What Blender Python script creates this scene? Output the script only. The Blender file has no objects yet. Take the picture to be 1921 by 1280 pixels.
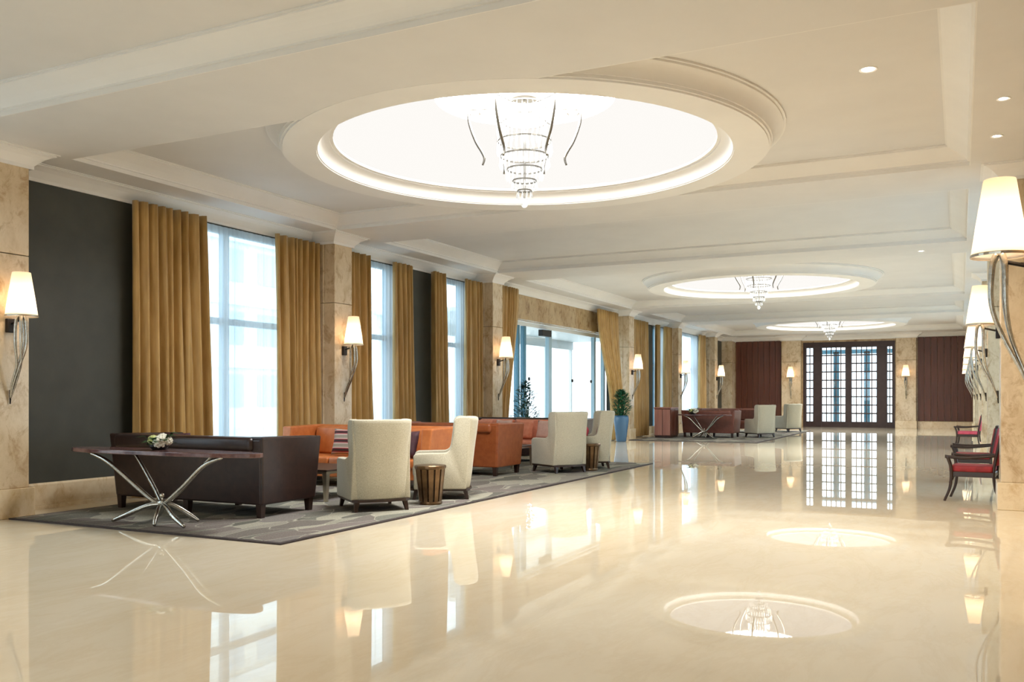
import bpy, bmesh, math, random
from mathutils import Vector, Matrix
random.seed(7)
C = bpy.context.scene.collection
SC = bpy.context.scene
PI = math.pi

# ------------------------------------------------------------------ camera, world, exposure
cam_d = bpy.data.cameras.new('camera'); cam = bpy.data.objects.new('camera', cam_d); C.objects.link(cam)
cam.location = (0, 0, 1.4); cam.rotation_euler = (math.radians(90), 0, math.radians(26.5))
cam_d.sensor_width = 36; cam_d.lens = 36 * 1687 / 1921; cam_d.shift_y = (745.1 - 640) / 1921
cam_d.clip_start = 0.05; cam_d.clip_end = 400
SC.camera = cam
W = bpy.data.worlds.new('sky'); SC.world = W; W.use_nodes = True
bg = W.node_tree.nodes['Background']; bg.inputs[0].default_value = (0.80, 0.91, 1.0, 1); bg.inputs[1].default_value = 2.0
SC.view_settings.view_transform = 'Standard'; SC.view_settings.look = 'None'
SC.view_settings.gamma = 1; SC.view_settings.use_curve_mapping = False
SC.view_settings.exposure = 1.2
DOME_L = .43          # luminous ceiling domes
DOME_FILL = 105.0     # fill spots added inside the domes
DOWN_W = 60.0         # recessed downlights
LAMP_W = 7.5          # bulbs in the wall lamps
try:
    SC.cycles.caustics_reflective = False; SC.cycles.caustics_refractive = False
    SC.cycles.sample_clamp_indirect = 6.0
except Exception: pass

# ------------------------------------------------------------------ materials
M = {}
def rgb(r, g, b):
    f = lambda c: (c/255/12.92) if c/255 <= .04045 else ((c/255+.055)/1.055)**2.4
    return (f(r), f(g), f(b), 1)
def pbr(name, col, rough=.5, metal=0., spec=.5, **kw):
    m = bpy.data.materials.new(name); m.use_nodes = True
    b = m.node_tree.nodes['Principled BSDF']
    b.inputs['Base Color'].default_value = col; b.inputs['Roughness'].default_value = rough
    b.inputs['Metallic'].default_value = metal; b.inputs['Specular IOR Level'].default_value = spec
    for k, v in kw.items(): b.inputs[k.replace('_', ' ')].default_value = v
    M[name] = m; return m
def nodes(m): return m.node_tree.nodes, m.node_tree.links, m.node_tree.nodes['Principled BSDF']
def coords(m, scale=(1, 1, 1)):
    n, l, b = nodes(m)
    t = n.new('ShaderNodeTexCoord'); mp = n.new('ShaderNodeMapping'); mp.inputs['Scale'].default_value = scale
    l.new(t.outputs['Object'], mp.inputs[0]); return mp.outputs[0]
def worldco(m, scale=(1, 1, 1)):
    n, l, b = nodes(m)
    t = n.new('ShaderNodeNewGeometry'); mp = n.new('ShaderNodeMapping'); mp.inputs['Scale'].default_value = scale
    l.new(t.outputs['Position'], mp.inputs[0]); return mp.outputs[0]
def ramp(m, fac, stops):
    n, l, b = nodes(m); r = n.new('ShaderNodeValToRGB'); e = r.color_ramp.elements
    while len(e) < len(stops): e.new(.5)
    for i, (p, c) in enumerate(stops): e[i].position = p; e[i].color = c
    l.new(fac, r.inputs[0]); return r.outputs[0]
def noise(m, vec, scale, detail=4, rough=.55, dist=0.):
    n, l, b = nodes(m); t = n.new('ShaderNodeTexNoise')
    t.inputs['Scale'].default_value = scale; t.inputs['Detail'].default_value = detail
    t.inputs['Roughness'].default_value = rough; t.inputs['Distortion'].default_value = dist
    l.new(vec, t.inputs['Vector']); return t.outputs[0]
def mixc(m, a, b_, fac, mode='MIX'):
    n, l, b = nodes(m); x = n.new('ShaderNodeMix'); x.data_type = 'RGBA'; x.blend_type = mode
    for s, v in ((x.inputs[6], a), (x.inputs[7], b_), (x.inputs[0], fac)):
        if hasattr(v, 'node'): l.new(v, s)
        else: s.default_value = v
    return x.outputs[2]
def bump(m, h, strength=.2, dist=.01):
    n, l, b = nodes(m); x = n.new('ShaderNodeBump'); x.inputs['Strength'].default_value = strength
    x.inputs['Distance'].default_value = dist; l.new(h, x.inputs['Height']); l.new(x.outputs[0], b.inputs['Normal'])
def setc(m, sock): nodes(m)[1].new(sock, nodes(m)[2].inputs['Base Color'])
def noisy(name, c1, c2, scale, rough=.6, sc=(1, 1, 1), bs=0., metal=0., spec=.5, detail=4, world=False):
    m = pbr(name, c1, rough, metal, spec); v = (worldco if world else coords)(m, sc)
    h = noise(m, v, scale, detail); setc(m, ramp(m, h, [(.3, c1), (.7, c2)]))
    if bs: bump(m, h, bs)
    return m

# marble: polished cream floor, mottled brown pillars
m = pbr('floor_marble', rgb(214, 196, 160), .012, 0, .62)
v = worldco(m, (1, .35, 1)); h = noise(m, v, .9, 8, .65, .3); h2 = noise(m, v, 2.4, 9, .7, .5)
c = ramp(m, h, [(.25, rgb(226, 210, 180)), (.55, rgb(235, 222, 196)), (.8, rgb(240, 229, 208))])
c = mixc(m, c, ramp(m, h2, [(.44, rgb(255, 255, 255)), (.5, rgb(246, 241, 232)), (.55, rgb(255, 255, 255))]), .4, 'MULTIPLY'); setc(m, c)
def marble(name, a, b_, vein, rough=.22):
    m = pbr(name, a, rough); v = worldco(m, (1, 1, .7))
    h = noise(m, v, 2.2, 10, .68, .25); h2 = noise(m, v, 5.5, 9, .7, .6); h3 = noise(m, v, 1.1, 3, .5, .3)
    c = ramp(m, h, [(.30, a), (.50, b_), (.72, a)])
    c = mixc(m, c, ramp(m, h2, [(.32, vein), (.5, (1, 1, 1, 1))]), .75, 'MULTIPLY')
    c = mixc(m, c, ramp(m, h3, [(.3, rgb(236, 228, 218)), (.6, (1, 1, 1, 1))]), 1., 'MULTIPLY'); setc(m, c); return m
marble('pillar_marble', rgb(196, 174, 140), rgb(220, 203, 174), rgb(188, 162, 130))
marble('base_marble', rgb(216, 194, 156), rgb(232, 215, 184), rgb(222, 202, 172))
marble('lintel_marble', rgb(158, 132, 96), rgb(190, 166, 128), rgb(160, 130, 96))
marble('table_marble', rgb(66, 40, 44), rgb(112, 84, 82), rgb(190, 150, 140), .12)
noisy('ceiling_paint', rgb(216, 214, 212), rgb(221, 219, 217), 1.5, .7, world=True)
noisy('trim_paint', rgb(228, 226, 223), rgb(233, 231, 228), 1.5, .55, world=True)
noisy('charcoal_wall', rgb(58, 58, 51), rgb(66, 66, 58), 3., .55, bs=.02, world=True)
# walnut panels
m = pbr('walnut', rgb(80, 42, 28), .32); v = coords(m, (14, 14, .7)); h = noise(m, v, 1.2, 6, .6, .5)
setc(m, ramp(m, h, [(.25, rgb(62, 30, 20)), (.7, rgb(104, 56, 38))]))
m = pbr('desk_wood', rgb(122, 72, 58), .3); v = coords(m, (12, 12, .8)); h = noise(m, v, 1.2, 6)
setc(m, ramp(m, h, [(.25, rgb(134, 84, 70)), (.7, rgb(164, 112, 96))]))
noisy('dark_wood', rgb(40, 24, 18), rgb(54, 34, 26), 9., .35)
noisy('door_wood', rgb(48, 32, 30), rgb(60, 42, 40), 6., .35)
# fabrics and leather
m = pbr('gold_silk', rgb(170, 132, 72), .42, 0, .4, Sheen_Weight=.4, Sheen_Roughness=.4); v = coords(m, (1, 1, .15)); h = noise(m, v, 10, 4)
setc(m, ramp(m, h, [(.3, rgb(164, 128, 70)), (.7, rgb(196, 160, 100))]))
noisy('dark_leather', rgb(38, 24, 22), rgb(52, 34, 30), 12., .34, bs=.08)
noisy('brown_leather', rgb(136, 70, 34), rgb(156, 86, 46), 10., .38, bs=.08)
noisy('orange_leather', rgb(178, 98, 46), rgb(198, 118, 62), 9., .42, bs=.08)
noisy('walnut_leather', rgb(104, 58, 46), rgb(122, 72, 58), 9., .36, bs=.06)
m = pbr('cream_tweed', rgb(208, 198, 168), .9, 0, .2, Sheen_Weight=.3); v = coords(m); h = noise(m, v, 90, 3)
setc(m, ramp(m, h, [(.3, rgb(174, 167, 146)), (.7, rgb(200, 194, 173))])); bump(m, h, .25, .004)
noisy('red_velvet', rgb(126, 22, 28), rgb(160, 36, 42), 12., .6)
noisy('magenta_velvet', rgb(126, 34, 52), rgb(150, 50, 66), 12., .6)
noisy('pink_velvet', rgb(186, 62, 84), rgb(204, 84, 102), 12., .6)
noisy('blush_fabric', rgb(214, 170, 154), rgb(226, 188, 172), 12., .8)
noisy('coral_fabric', rgb(208, 126, 96), rgb(224, 148, 118), 12., .8)
noisy('grey_fabric', rgb(96, 86, 76), rgb(128, 116, 102), 12., .8)
noisy('plum_fabric', rgb(58, 34, 40), rgb(84, 48, 54), 12., .7)
m = pbr('striped_fabric', rgb(200, 180, 170), .8); v = coords(m, (1, 1, 1)); n, l, b = nodes(m)
w = n.new('ShaderNodeTexWave'); w.bands_direction = 'Z'; w.inputs['Scale'].default_value = 2.2; l.new(v, w.inputs['Vector'])
r = ramp(m, w.outputs[1], [(0, rgb(36, 34, 32)), (.3, rgb(150, 40, 52)), (.55, rgb(222, 200, 188)), (.8, rgb(150, 140, 126))]); setc(m, r)
# rug: petals of grey, sage and mauve with pale veins
m = pbr('rug_pile', rgb(128, 126, 118), .95, 0, .1); n, l, b = nodes(m); v = worldco(m, (1.5, .62, 1)); v.node.inputs['Rotation'].default_value = (0, 0, .6)
nz = n.new('ShaderNodeTexNoise'); nz.inputs['Scale'].default_value = 1.1; l.new(v, nz.inputs['Vector'])
add = n.new('ShaderNodeVectorMath'); add.operation = 'MULTIPLY_ADD'; add.inputs[1].default_value = (.9, .9, 0)
l.new(nz.outputs['Color'], add.inputs[0]); l.new(v, add.inputs[2])
vo = n.new('ShaderNodeTexVoronoi'); vo.feature = 'DISTANCE_TO_EDGE'; vo.inputs['Scale'].default_value = 2.3; l.new(add.outputs[0], vo.inputs['Vector'])
vc = n.new('ShaderNodeTexVoronoi'); vc.inputs['Scale'].default_value = 2.3; l.new(add.outputs[0], vc.inputs['Vector'])
sep = n.new('ShaderNodeSeparateColor'); l.new(vc.outputs['Color'], sep.inputs[0])
c = ramp(m, sep.outputs[0], [(0, rgb(104, 104, 94)), (.3, rgb(132, 122, 116)), (.55, rgb(118, 118, 108)), (.75, rgb(172, 168, 150)), (1, rgb(128, 122, 118))])
c = mixc(m, rgb(174, 171, 154), c, ramp(m, vo.outputs[0], [(.004, (0, 0, 0, 1)), (.022, (1, 1, 1, 1))]))
h = noise(m, worldco(m, (1, 1, 1)), 60, 2); c = mixc(m, c, ramp(m, h, [(.3, rgb(205, 205, 205)), (.7, (1, 1, 1, 1))]), 1., 'MULTIPLY'); setc(m, c); bump(m, h, .3, .004)
noisy('rug_binding', rgb(52, 44, 44), rgb(66, 56, 54), 20., .9)
m2 = M['rug_pale'] = M['rug_pile'].copy(); m2.name = 'rug_pale'
# metals, glass
pbr('chrome', rgb(200, 198, 192), .16, 1.)
noisy('hammered_steel', rgb(168, 164, 154), rgb(204, 200, 190), 30., .24, bs=.25, metal=1.)
noisy('bronze', rgb(92, 70, 48), rgb(124, 98, 70), 8., .32, metal=.75)
pbr('dark_metal', rgb(46, 42, 40), .4, .6)
pbr('dark_nickel', rgb(128, 124, 116), .3, 1.)
pbr('silver_metal', rgb(196, 186, 168), .28, 1.)
pbr('blue_frame', rgb(70, 120, 142), .4, .2)
pbr('grey_frame', rgb(150, 176, 188), .35, .2)
pbr('white_frame', rgb(232, 238, 240), .4)
pbr('blue_glaze', rgb(58, 92, 122), .12)
pbr('leaf_green', rgb(30, 96, 66), .45); pbr('leaf_blue_green', rgb(46, 88, 84), .45); pbr('leaf_dark', rgb(44, 74, 36), .5)
noisy('petal_white', rgb(228, 226, 206), rgb(242, 240, 228), 20., .7); noisy('petal_green', rgb(196, 204, 130), rgb(216, 220, 158), 20., .7)
noisy('soil', rgb(44, 34, 26), rgb(60, 46, 34), 20., .9)
noisy('pavement', rgb(190, 190, 186), rgb(206, 206, 202), 3., .9)
noisy('facade_stone', rgb(222, 222, 216), rgb(236, 236, 230), 2., .8)
pbr('facade_glass', rgb(168, 190, 204), .3)
def shader(name, build):
    m = bpy.data.materials.new(name); m.use_nodes = True; n = m.node_tree.nodes; l = m.node_tree.links
    for x in list(n):
        if x.type != 'OUTPUT_MATERIAL': n.remove(x)
    l.new(build(n, l), n['Material Output'].inputs['Surface']); M[name] = m; return m
def mix(n, l, f, a, b):
    x = n.new('ShaderNodeMixShader')
    if hasattr(f, 'node'): l.new(f, x.inputs[0])
    else: x.inputs[0].default_value = f
    l.new(a, x.inputs[1]); l.new(b, x.inputs[2]); return x.outputs[0]
def sh(n, kind, col, **kw):
    x = n.new('ShaderNodeBsdf' + kind); x.inputs[0].default_value = col
    for k, v in kw.items(): x.inputs[k].default_value = v
    return x.outputs[0]
def b_glass(col, gl=.9):
    def f(n, l):
        lw = n.new('ShaderNodeLayerWeight'); pw = n.new('ShaderNodeMath'); pw.operation = 'POWER'; pw.inputs[1].default_value = 4.; l.new(lw.outputs['Facing'], pw.inputs[0])
        fr = n.new('ShaderNodeMath'); fr.operation = 'MULTIPLY_ADD'; fr.inputs[1].default_value = .6; fr.inputs[2].default_value = .05; l.new(pw.outputs[0], fr.inputs[0])
        return mix(n, l, fr.outputs[0], sh(n, 'Transparent', col), sh(n, 'Glossy', (gl, gl, gl, 1), Roughness=.02))
    return f
shader('clear_glass', b_glass((.93, .97, .98, 1)))
shader('sheer_voile', lambda n, l: mix(n, l, .5, sh(n, 'Transparent', (.84, .94, 1, 1)), mix(n, l, .3, sh(n, 'Translucent', (.88, .93, .97, 1)), sh(n, 'Diffuse', (.88, .93, .97, 1)))))
shader('crystal', lambda n, l: mix(n, l, .6, sh(n, 'Transparent', (.95, .96, .96, 1)), mix(n, l, .5, sh(n, 'Glossy', (.95, .96, .97, 1), Roughness=.05), sh(n, 'Translucent', (.9, .91, .9, 1)))))
shader('lamp_fabric', lambda n, l: mix(n, l, .25, sh(n, 'Translucent', rgb(248, 230, 208)), sh(n, 'Diffuse', rgb(246, 234, 218))))
def emit(name, col, s):
    def f(n, l):
        e = n.new('ShaderNodeEmission'); e.inputs[0].default_value = col; e.inputs[1].default_value = s; return e.outputs[0]
    return shader(name, f)
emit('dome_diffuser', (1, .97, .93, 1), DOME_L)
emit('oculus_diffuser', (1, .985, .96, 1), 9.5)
emit('bulb', (1, .82, .58, 1), 14)
emit('down_lens', (1, .9, .75, 1), 18)

# ------------------------------------------------------------------ mesh helpers
class MB:
    def __init__(s): s.v = []; s.f = []
    def add(s, vs, fs):
        o = len(s.v); s.v += [tuple(p) for p in vs]; s.f += [tuple(i + o for i in f) for f in fs]; return s
    def box(s, x0, x1, y0, y1, z0, z1):
        return s.add([(x0, y0, z0), (x1, y0, z0), (x1, y1, z0), (x0, y1, z0), (x0, y0, z1), (x1, y0, z1), (x1, y1, z1), (x0, y1, z1)],
                     [(3, 2, 1, 0), (4, 5, 6, 7), (0, 1, 5, 4), (1, 2, 6, 5), (2, 3, 7, 6), (3, 0, 4, 7)])
    def hexa(s, b, t):            # bottom quad, top quad (ccw from above)
        return s.add(list(b) + list(t), [(3, 2, 1, 0), (4, 5, 6, 7), (0, 1, 5, 4), (1, 2, 6, 5), (2, 3, 7, 6), (3, 0, 4, 7)])
    def prism(s, poly, axis, a, b):   # polygon extruded along axis from a to b
        def P(p, q):
            return {'x': (q, p[0], p[1]), 'y': (p[0], q, p[1]), 'z': (p[0], p[1], q)}[axis]
        n = len(poly); vs = [P(p, a) for p in poly] + [P(p, b) for p in poly]
        fs = [tuple(range(n))[::-1], tuple(range(n, 2 * n))] + [(i, (i + 1) % n, n + (i + 1) % n, n + i) for i in range(n)]
        return s.add(vs, fs)
    def tube(s, pts, rad, n=8, cap=True):
        pts = [Vector(p) for p in pts]; k = len(pts)
        rs = rad if isinstance(rad, (list, tuple)) else [rad] * k
        up = Vector((0, 0, 1)); rings = []; prev = None
        for i, p in enumerate(pts):
            t = (pts[min(i + 1, k - 1)] - pts[max(i - 1, 0)]).normalized()
            if prev is None:
                a = up if abs(t.z) < .95 else Vector((1, 0, 0)); u = t.cross(a).normalized()
            else: u = (prev - t * prev.dot(t)).normalized()
            prev = u; w = t.cross(u)
            rings.append([p + (u * math.cos(2 * PI * j / n) + w * math.sin(2 * PI * j / n)) * rs[i] for j in range(n)])
        vs = [q for r in rings for q in r]; fs = []
        for i in range(k - 1):
            for j in range(n):
                fs.append((i * n + j, i * n + (j + 1) % n, (i + 1) * n + (j + 1) % n, (i + 1) * n + j))
        if cap: fs += [tuple(range(n))[::-1], tuple(range((k - 1) * n, k * n))]
        return s.add(vs, fs)
    def lathe(s, prof, n=24, c=(0, 0, 0), sx=1., sy=1.):
        vs = []; fs = []; k = len(prof)
        for r, z in prof:
            for j in range(n): a = 2 * PI * j / n; vs.append((c[0] + r * sx * math.cos(a), c[1] + r * sy * math.sin(a), c[2] + z))
        for i in range(k - 1):
            for j in range(n): fs.append((i * n + j, i * n + (j + 1) % n, (i + 1) * n + (j + 1) % n, (i + 1) * n + j))
        if prof[0][0] > 1e-6 and getattr(s, 'capb', False): fs.append(tuple(range(n))[::-1])
        return s.add(vs, fs)
    def disc(s, r, z, n=24, c=(0, 0)):
        vs = [(c[0] + r * math.cos(2 * PI * j / n), c[1] + r * math.sin(2 * PI * j / n), z) for j in range(n)]
        return s.add(vs, [tuple(range(n))])
    def ball(s, c, r, n=10, m=7, sc=(1, 1, 1)):
        prof = [(max(1e-4, math.sin(PI * i / m)), -math.cos(PI * i / m)) for i in range(m + 1)]
        vs = []; fs = []
        for rr, z in prof:
            for j in range(n): a = 2 * PI * j / n; vs.append((c[0] + r * sc[0] * rr * math.cos(a), c[1] + r * sc[1] * rr * math.sin(a), c[2] + r * sc[2] * z))
        for i in range(m):
            for j in range(n): fs.append((i * n + j, i * n + (j + 1) % n, (i + 1) * n + (j + 1) % n, (i + 1) * n + j))
        return s.add(vs, fs)
    def sweep(s, path, prof, closed=False):   # path of (x,y); prof of (offset to the right of travel, z)
        k = len(path); vs = []; n = len(prof); fs = []
        def nrm(a, b):
            dx, dy = b[0] - a[0], b[1] - a[1]; L = math.hypot(dx, dy); return (dy / L, -dx / L)
        for i in range(k):
            if closed: n1 = nrm(path[i - 1], path[i]); n2 = nrm(path[i], path[(i + 1) % k])
            else:
                n1 = nrm(path[max(i - 1, 0)], path[max(i, 1)]); n2 = nrm(path[min(i, k - 2)], path[min(i + 1, k - 1)])
            d = 1 + n1[0] * n2[0] + n1[1] * n2[1]; mx, my = (n1[0] + n2[0]) / d, (n1[1] + n2[1]) / d
            for o, z in prof: vs.append((path[i][0] + mx * o, path[i][1] + my * o, z))
        for i in range(k if closed else k - 1):
            a = i * n; b = ((i + 1) % k) * n
            for j in range(n - 1): fs.append((a + j, a + j + 1, b + j + 1, b + j))
        return s.add(vs, fs)
    def build(s, name, mat, parent=None, smooth=False, bevel=0., seg=2, loc=None, fix=True):
        bm = bmesh.new(); bv = [bm.verts.new(p) for p in s.v]
        for f in s.f:
            try: bm.faces.new([bv[i] for i in f])
            except ValueError: pass
        if bevel:
            bmesh.ops.remove_doubles(bm, verts=bm.verts, dist=1e-5)
            es = [e for e in bm.edges if len(e.link_faces) == 2 and e.calc_face_angle(0) > .5]
            bmesh.ops.bevel(bm, geom=es, offset=bevel, segments=seg, affect='EDGES', profile=.5, clamp_overlap=True)
        if fix: bmesh.ops.recalc_face_normals(bm, faces=bm.faces)
        me = bpy.data.meshes.new(name); bm.to_mesh(me); bm.free()
        if smooth:
            for p in me.polygons: p.use_smooth = True
        me.materials.append(M[mat] if isinstance(mat, str) else mat)
        o = bpy.data.objects.new(name, me); C.objects.link(o)
        if smooth and bevel:
            try: me.set_sharp_from_angle(angle=math.radians(50))
            except Exception: pass
        if parent: o.parent = parent
        if loc: o.location = loc
        return o
def tag(o, label=None, cat=None, group=None, kind=None):
    if label: o['label'] = label
    if cat: o['category'] = cat
    if group: o['group'] = group
    if kind: o['kind'] = kind
    return o
def empty(name, loc, rz=0., label=None, cat=None, group=None):
    o = bpy.data.objects.new(name, None); C.objects.link(o); o.location = loc; o.rotation_euler = (0, 0, rz); o.empty_display_size = .1
    return tag(o, label, cat, group)
def copy_tree(o, parent=None, loc=None, rz=None, label=None):
    c = o.copy(); C.objects.link(c); c.parent = parent
    for ch in list(o.children): copy_tree(ch, c)
    if loc is not None: c.location = loc
    if rz is not None: c.rotation_euler = (0, 0, rz)
    if label: c['label'] = label
    return c
def S(o): return tag(o, kind='structure')
def sm(pts, n=6):                       # Catmull-Rom through points
    P = [Vector(p) for p in pts]; P = [2 * P[0] - P[1]] + P + [2 * P[-1] - P[-2]]; out = []
    for i in range(1, len(P) - 2):
        for k in range(n):
            t = k / n; a, b, c, d = P[i - 1], P[i], P[i + 1], P[i + 2]
            out.append(.5 * ((2 * b) + (c - a) * t + (2 * a - 5 * b + 4 * c - d) * t * t + (3 * b - a - 3 * c + d) * t ** 3))
    return out + [P[-2]]
def lerps(a, b, n): return [a + (b - a) * i / (n - 1) for i in range(n)]

# ------------------------------------------------------------------ the room shell
XL, XR, YB, YF = -10.3, 1.25, -8.0, 44.0
ZC, ZS, ZT = 4.10, 4.27, 4.50          # crown foot, beam soffit, coffer ceiling
PLY = [.45, 6.68, 12.95, 18.9, 28.6, 34.4, 40.2]      # pillars along the window wall
PRY = [.45, 6.68, 12.95, 18.9, 23.75, 28.6, 34.4, 40.2]
FX, RX = -9.8, .45                     # pillar faces
S(MB().box(XL - .4, XR + .4, YB - .2, YF + .3, -.12, 0).build('floor', 'floor_marble'))

# left wall with window openings
LWIN = [(9.35, 12.2), (13.55, 15.3), (16.75, 18.3), (28.95, 31.0), (32.45, 33.9), (34.9, 38.9), (1.4, 3.0), (4.0, 5.8)]
ENT = (19.16, 28.34); ENT_Z = 3.45
wl = MB(); holes = sorted(LWIN + [ENT]); y = YB
for a, b_ in holes:
    wl.box(XL - .3, XL, y, a, 0, ZS)
    if (a, b_) != ENT:
        wl.box(XL - .3, XL, a, b_, 0, .12); wl.box(XL - .3, XL, a, b_, 4.06, ZS)
    y = b_
wl.box(XL - .3, XL, y, YF, 0, ZS); S(wl.build('wall_left', 'charcoal_wall'))
S(MB().box(XL - .3, XL, ENT[0], ENT[1], ENT_Z, ZS).build('wall_entrance', 'lintel_marble'))
# right wall with window openings behind the colonnade
RWIN = [(13.7, 18.2), (19.6, 23.1), (24.4, 28.0), (29.2, 33.8), (35.0, 39.6)]
wr = MB(); y = YB
for a, b_ in RWIN:
    wr.box(XR, XR + .3, y, a, 0, ZS); wr.box(XR, XR + .3, a, b_, 0, .35); wr.box(XR, XR + .3, a, b_, 4.0, ZS); y = b_
wr.box(XR, XR + .3, y, YF, 0, ZS); S(wr.build('wall_right', 'lintel_marble'))
BX = [(-9.2, -6.2), (-5.4, -2.4), (-1.6, .9)]       # tall windows in the wall behind the photographer
wb = MB(); x = XL - .3
for a, b_ in BX: wb.box(x, a, YB - .3, YB, 0, ZS).box(a, b_, YB - .3, YB, 0, .3).box(a, b_, YB - .3, YB, 3.9, ZS); x = b_
wb.box(x, XR + .3, YB - .3, YB, 0, ZS); S(wb.build('wall_back', 'lintel_marble'))
DX0, DX1, DZ = -6.62, -2.64, 3.95
wf = MB().box(XL - .3, DX0, YF, YF + .3, 0, ZS).box(DX1, XR + .3, YF, YF + .3, 0, ZS).box(DX0, DX1, YF, YF + .3, DZ, ZS)
wall_far = S(wf.build('wall_far', 'lintel_marble'))

# coffered ceiling: soffit grid, coffers, rings
COF = [(-7.0, -1.6, True), (.75, 5.9, False), (7.35, 12.5, True), (13.9, 18.5, False), (20.0, 28.0, True), (29.9, 33.8, False), (35.3, 42.4, True)]
CY = {-7.0: -4.4, 7.35: 9.87, 20.0: 24.1, 35.3: 38.4}
CX0, CX1 = -9.6, .1; RCX = -4.75
ce = MB().box(XL - .3, CX0 - .012, YB, YF + .3, ZS, ZS + .06).box(CX1 + .012, XR + .3, YB, YF + .3, ZS, ZS + .06)
y = YB
for a, b_, r in COF: ce.box(CX0 - .012, CX1 + .012, y, a - .012, ZS, ZS + .06); y = b_ + .012
ce.box(CX0 - .012, CX1 + .012, y, YF + .3, ZS, ZS + .06)
ceiling = S(ce.build('ceiling', 'ceiling_paint'))
ring_prof = [(3.05, ZT), (3.05, ZT - .02), (3.02, ZT - .02), (3.02, ZT - .04), (3.0, ZT - .05), (2.96, ZT - .08), (2.93, ZT - .12), (2.91, ZT - .165), (2.905, ZT - .185), (2.885, ZT - .185), (2.885, ZS + .015), (2.86, ZS + .015), (2.86, ZS - .003),
             (2.48, ZS - .003), (2.48, ZS + .012), (2.465, ZS + .012), (2.46, ZS + .05), (2.45, ZS + .085), (2.42, ZS + .12), (2.37, ZS + .145), (2.33, ZS + .15), (2.33, ZS + .165), (2.29, ZS + .165), (2.29, ZS + .20), (2.36, ZS + .21)]
for a, b_, has in COF:
    loop = [(CX0, a), (CX1, a), (CX1, b_), (CX0, b_)]
    prof = [(.012, ZS), (0, ZS), (0, ZS + .05), (-.025, ZS + .05), (-.025, ZS + .07), (-.05, ZS + .09), (-.10, ZS + .125), (-.17, ZS + .165), (-.22, ZS + .19), (-.245, ZS + .20), (-.245, ZS + .215), (-.265, ZS + .215), (-.265, ZT)]
    MB().sweep(loop, prof, True).build('coffer_moulding', 'trim_paint', ceiling)
    i = .26
    if not has:
        MB().box(CX0 + i, CX1 - i, a + i, b_ - i, ZT, ZT + .05).build('coffer_panel', 'ceiling_paint', ceiling)
    else:
        cy = CY[a]; n = 96; R = 2.6; mb = MB(); vs = []; fs = []
        def edge(ang):          # where a ray from the ring centre meets the panel rectangle
            dx, dy = math.cos(ang), math.sin(ang); t = 1e9
            for lim, o, d in ((CX0 + i, RCX, dx), (CX1 - i, RCX, dx), (a + i, cy, dy), (b_ - i, cy, dy)):
                if abs(d) > 1e-9 and (lim - o) / d > 0: t = min(t, (lim - o) / d)
            return t
        angs = sorted(set([2 * PI * k / n for k in range(n)] + [math.atan2(q[1] - cy, q[0] - RCX) % (2 * PI) for q in ((CX0 + i, a + i), (CX1 - i, a + i), (CX1 - i, b_ - i), (CX0 + i, b_ - i))]))
        for an in angs:
            t = edge(an); rr = min(R, t - .002) if t < R else R
            vs += [(RCX + rr * math.cos(an), cy + rr * math.sin(an), ZT), (RCX + t * math.cos(an), cy + t * math.sin(an), ZT)]
        k = len(angs)
        for q in range(k): fs.append((2 * q, 2 * q + 1, 2 * ((q + 1) % k) + 1, 2 * ((q + 1) % k)))
        MB().add(vs, fs).build('coffer_panel', 'ceiling_paint', ceiling)
        MB().lathe(ring_prof, 96, (RCX, cy, 0)).build('ceiling_ring', 'trim_paint', ceiling, smooth=True).data.set_sharp_from_angle(angle=math.radians(40))

# luminous domes above the rings
dome_lab = {-4.4: 'round glowing ceiling dome behind the photographer', 9.87: 'largest glowing round ceiling dome, nearest, above the first chandelier', 24.1: 'middle glowing round ceiling dome above the second chandelier', 38.4: 'farthest glowing round ceiling dome close to the lattice doors'}
for a, cy in CY.items():
    d = empty('ceiling_dome', (RCX, cy, ZS + .2), 0, dome_lab[cy], 'ceiling light', 'glowing ceiling domes')
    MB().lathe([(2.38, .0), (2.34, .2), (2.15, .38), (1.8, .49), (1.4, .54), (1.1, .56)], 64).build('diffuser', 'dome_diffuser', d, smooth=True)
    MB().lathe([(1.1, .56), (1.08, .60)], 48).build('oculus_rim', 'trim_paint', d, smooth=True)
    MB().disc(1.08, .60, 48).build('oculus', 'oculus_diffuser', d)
    for k in range(4):                    # made-up fill spots with ring and lens, added to brighten the floor
        an = math.radians(26.5 + 45 + 90 * k); px, py = .9 * math.cos(an), .9 * math.sin(an)
        MB().lathe([(.06, .585), (.085, .58), (.09, .595)], 20, (px, py, 0)).build('fill_ring', 'trim_paint', d)
        MB().disc(.06, .588, 16, (px, py)).build('fill_lens', 'down_lens', d)
        ld = bpy.data.lights.new('dome_fill_light', 'SPOT'); ld.energy = DOME_FILL; ld.color = (.97, .985, 1); ld.spot_size = math.radians(150); ld.spot_blend = 1.; ld.shadow_soft_size = .06
        lo = bpy.data.objects.new('dome_fill', ld); C.objects.link(lo); lo.parent = d; lo.location = (px, py, .56)

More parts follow.
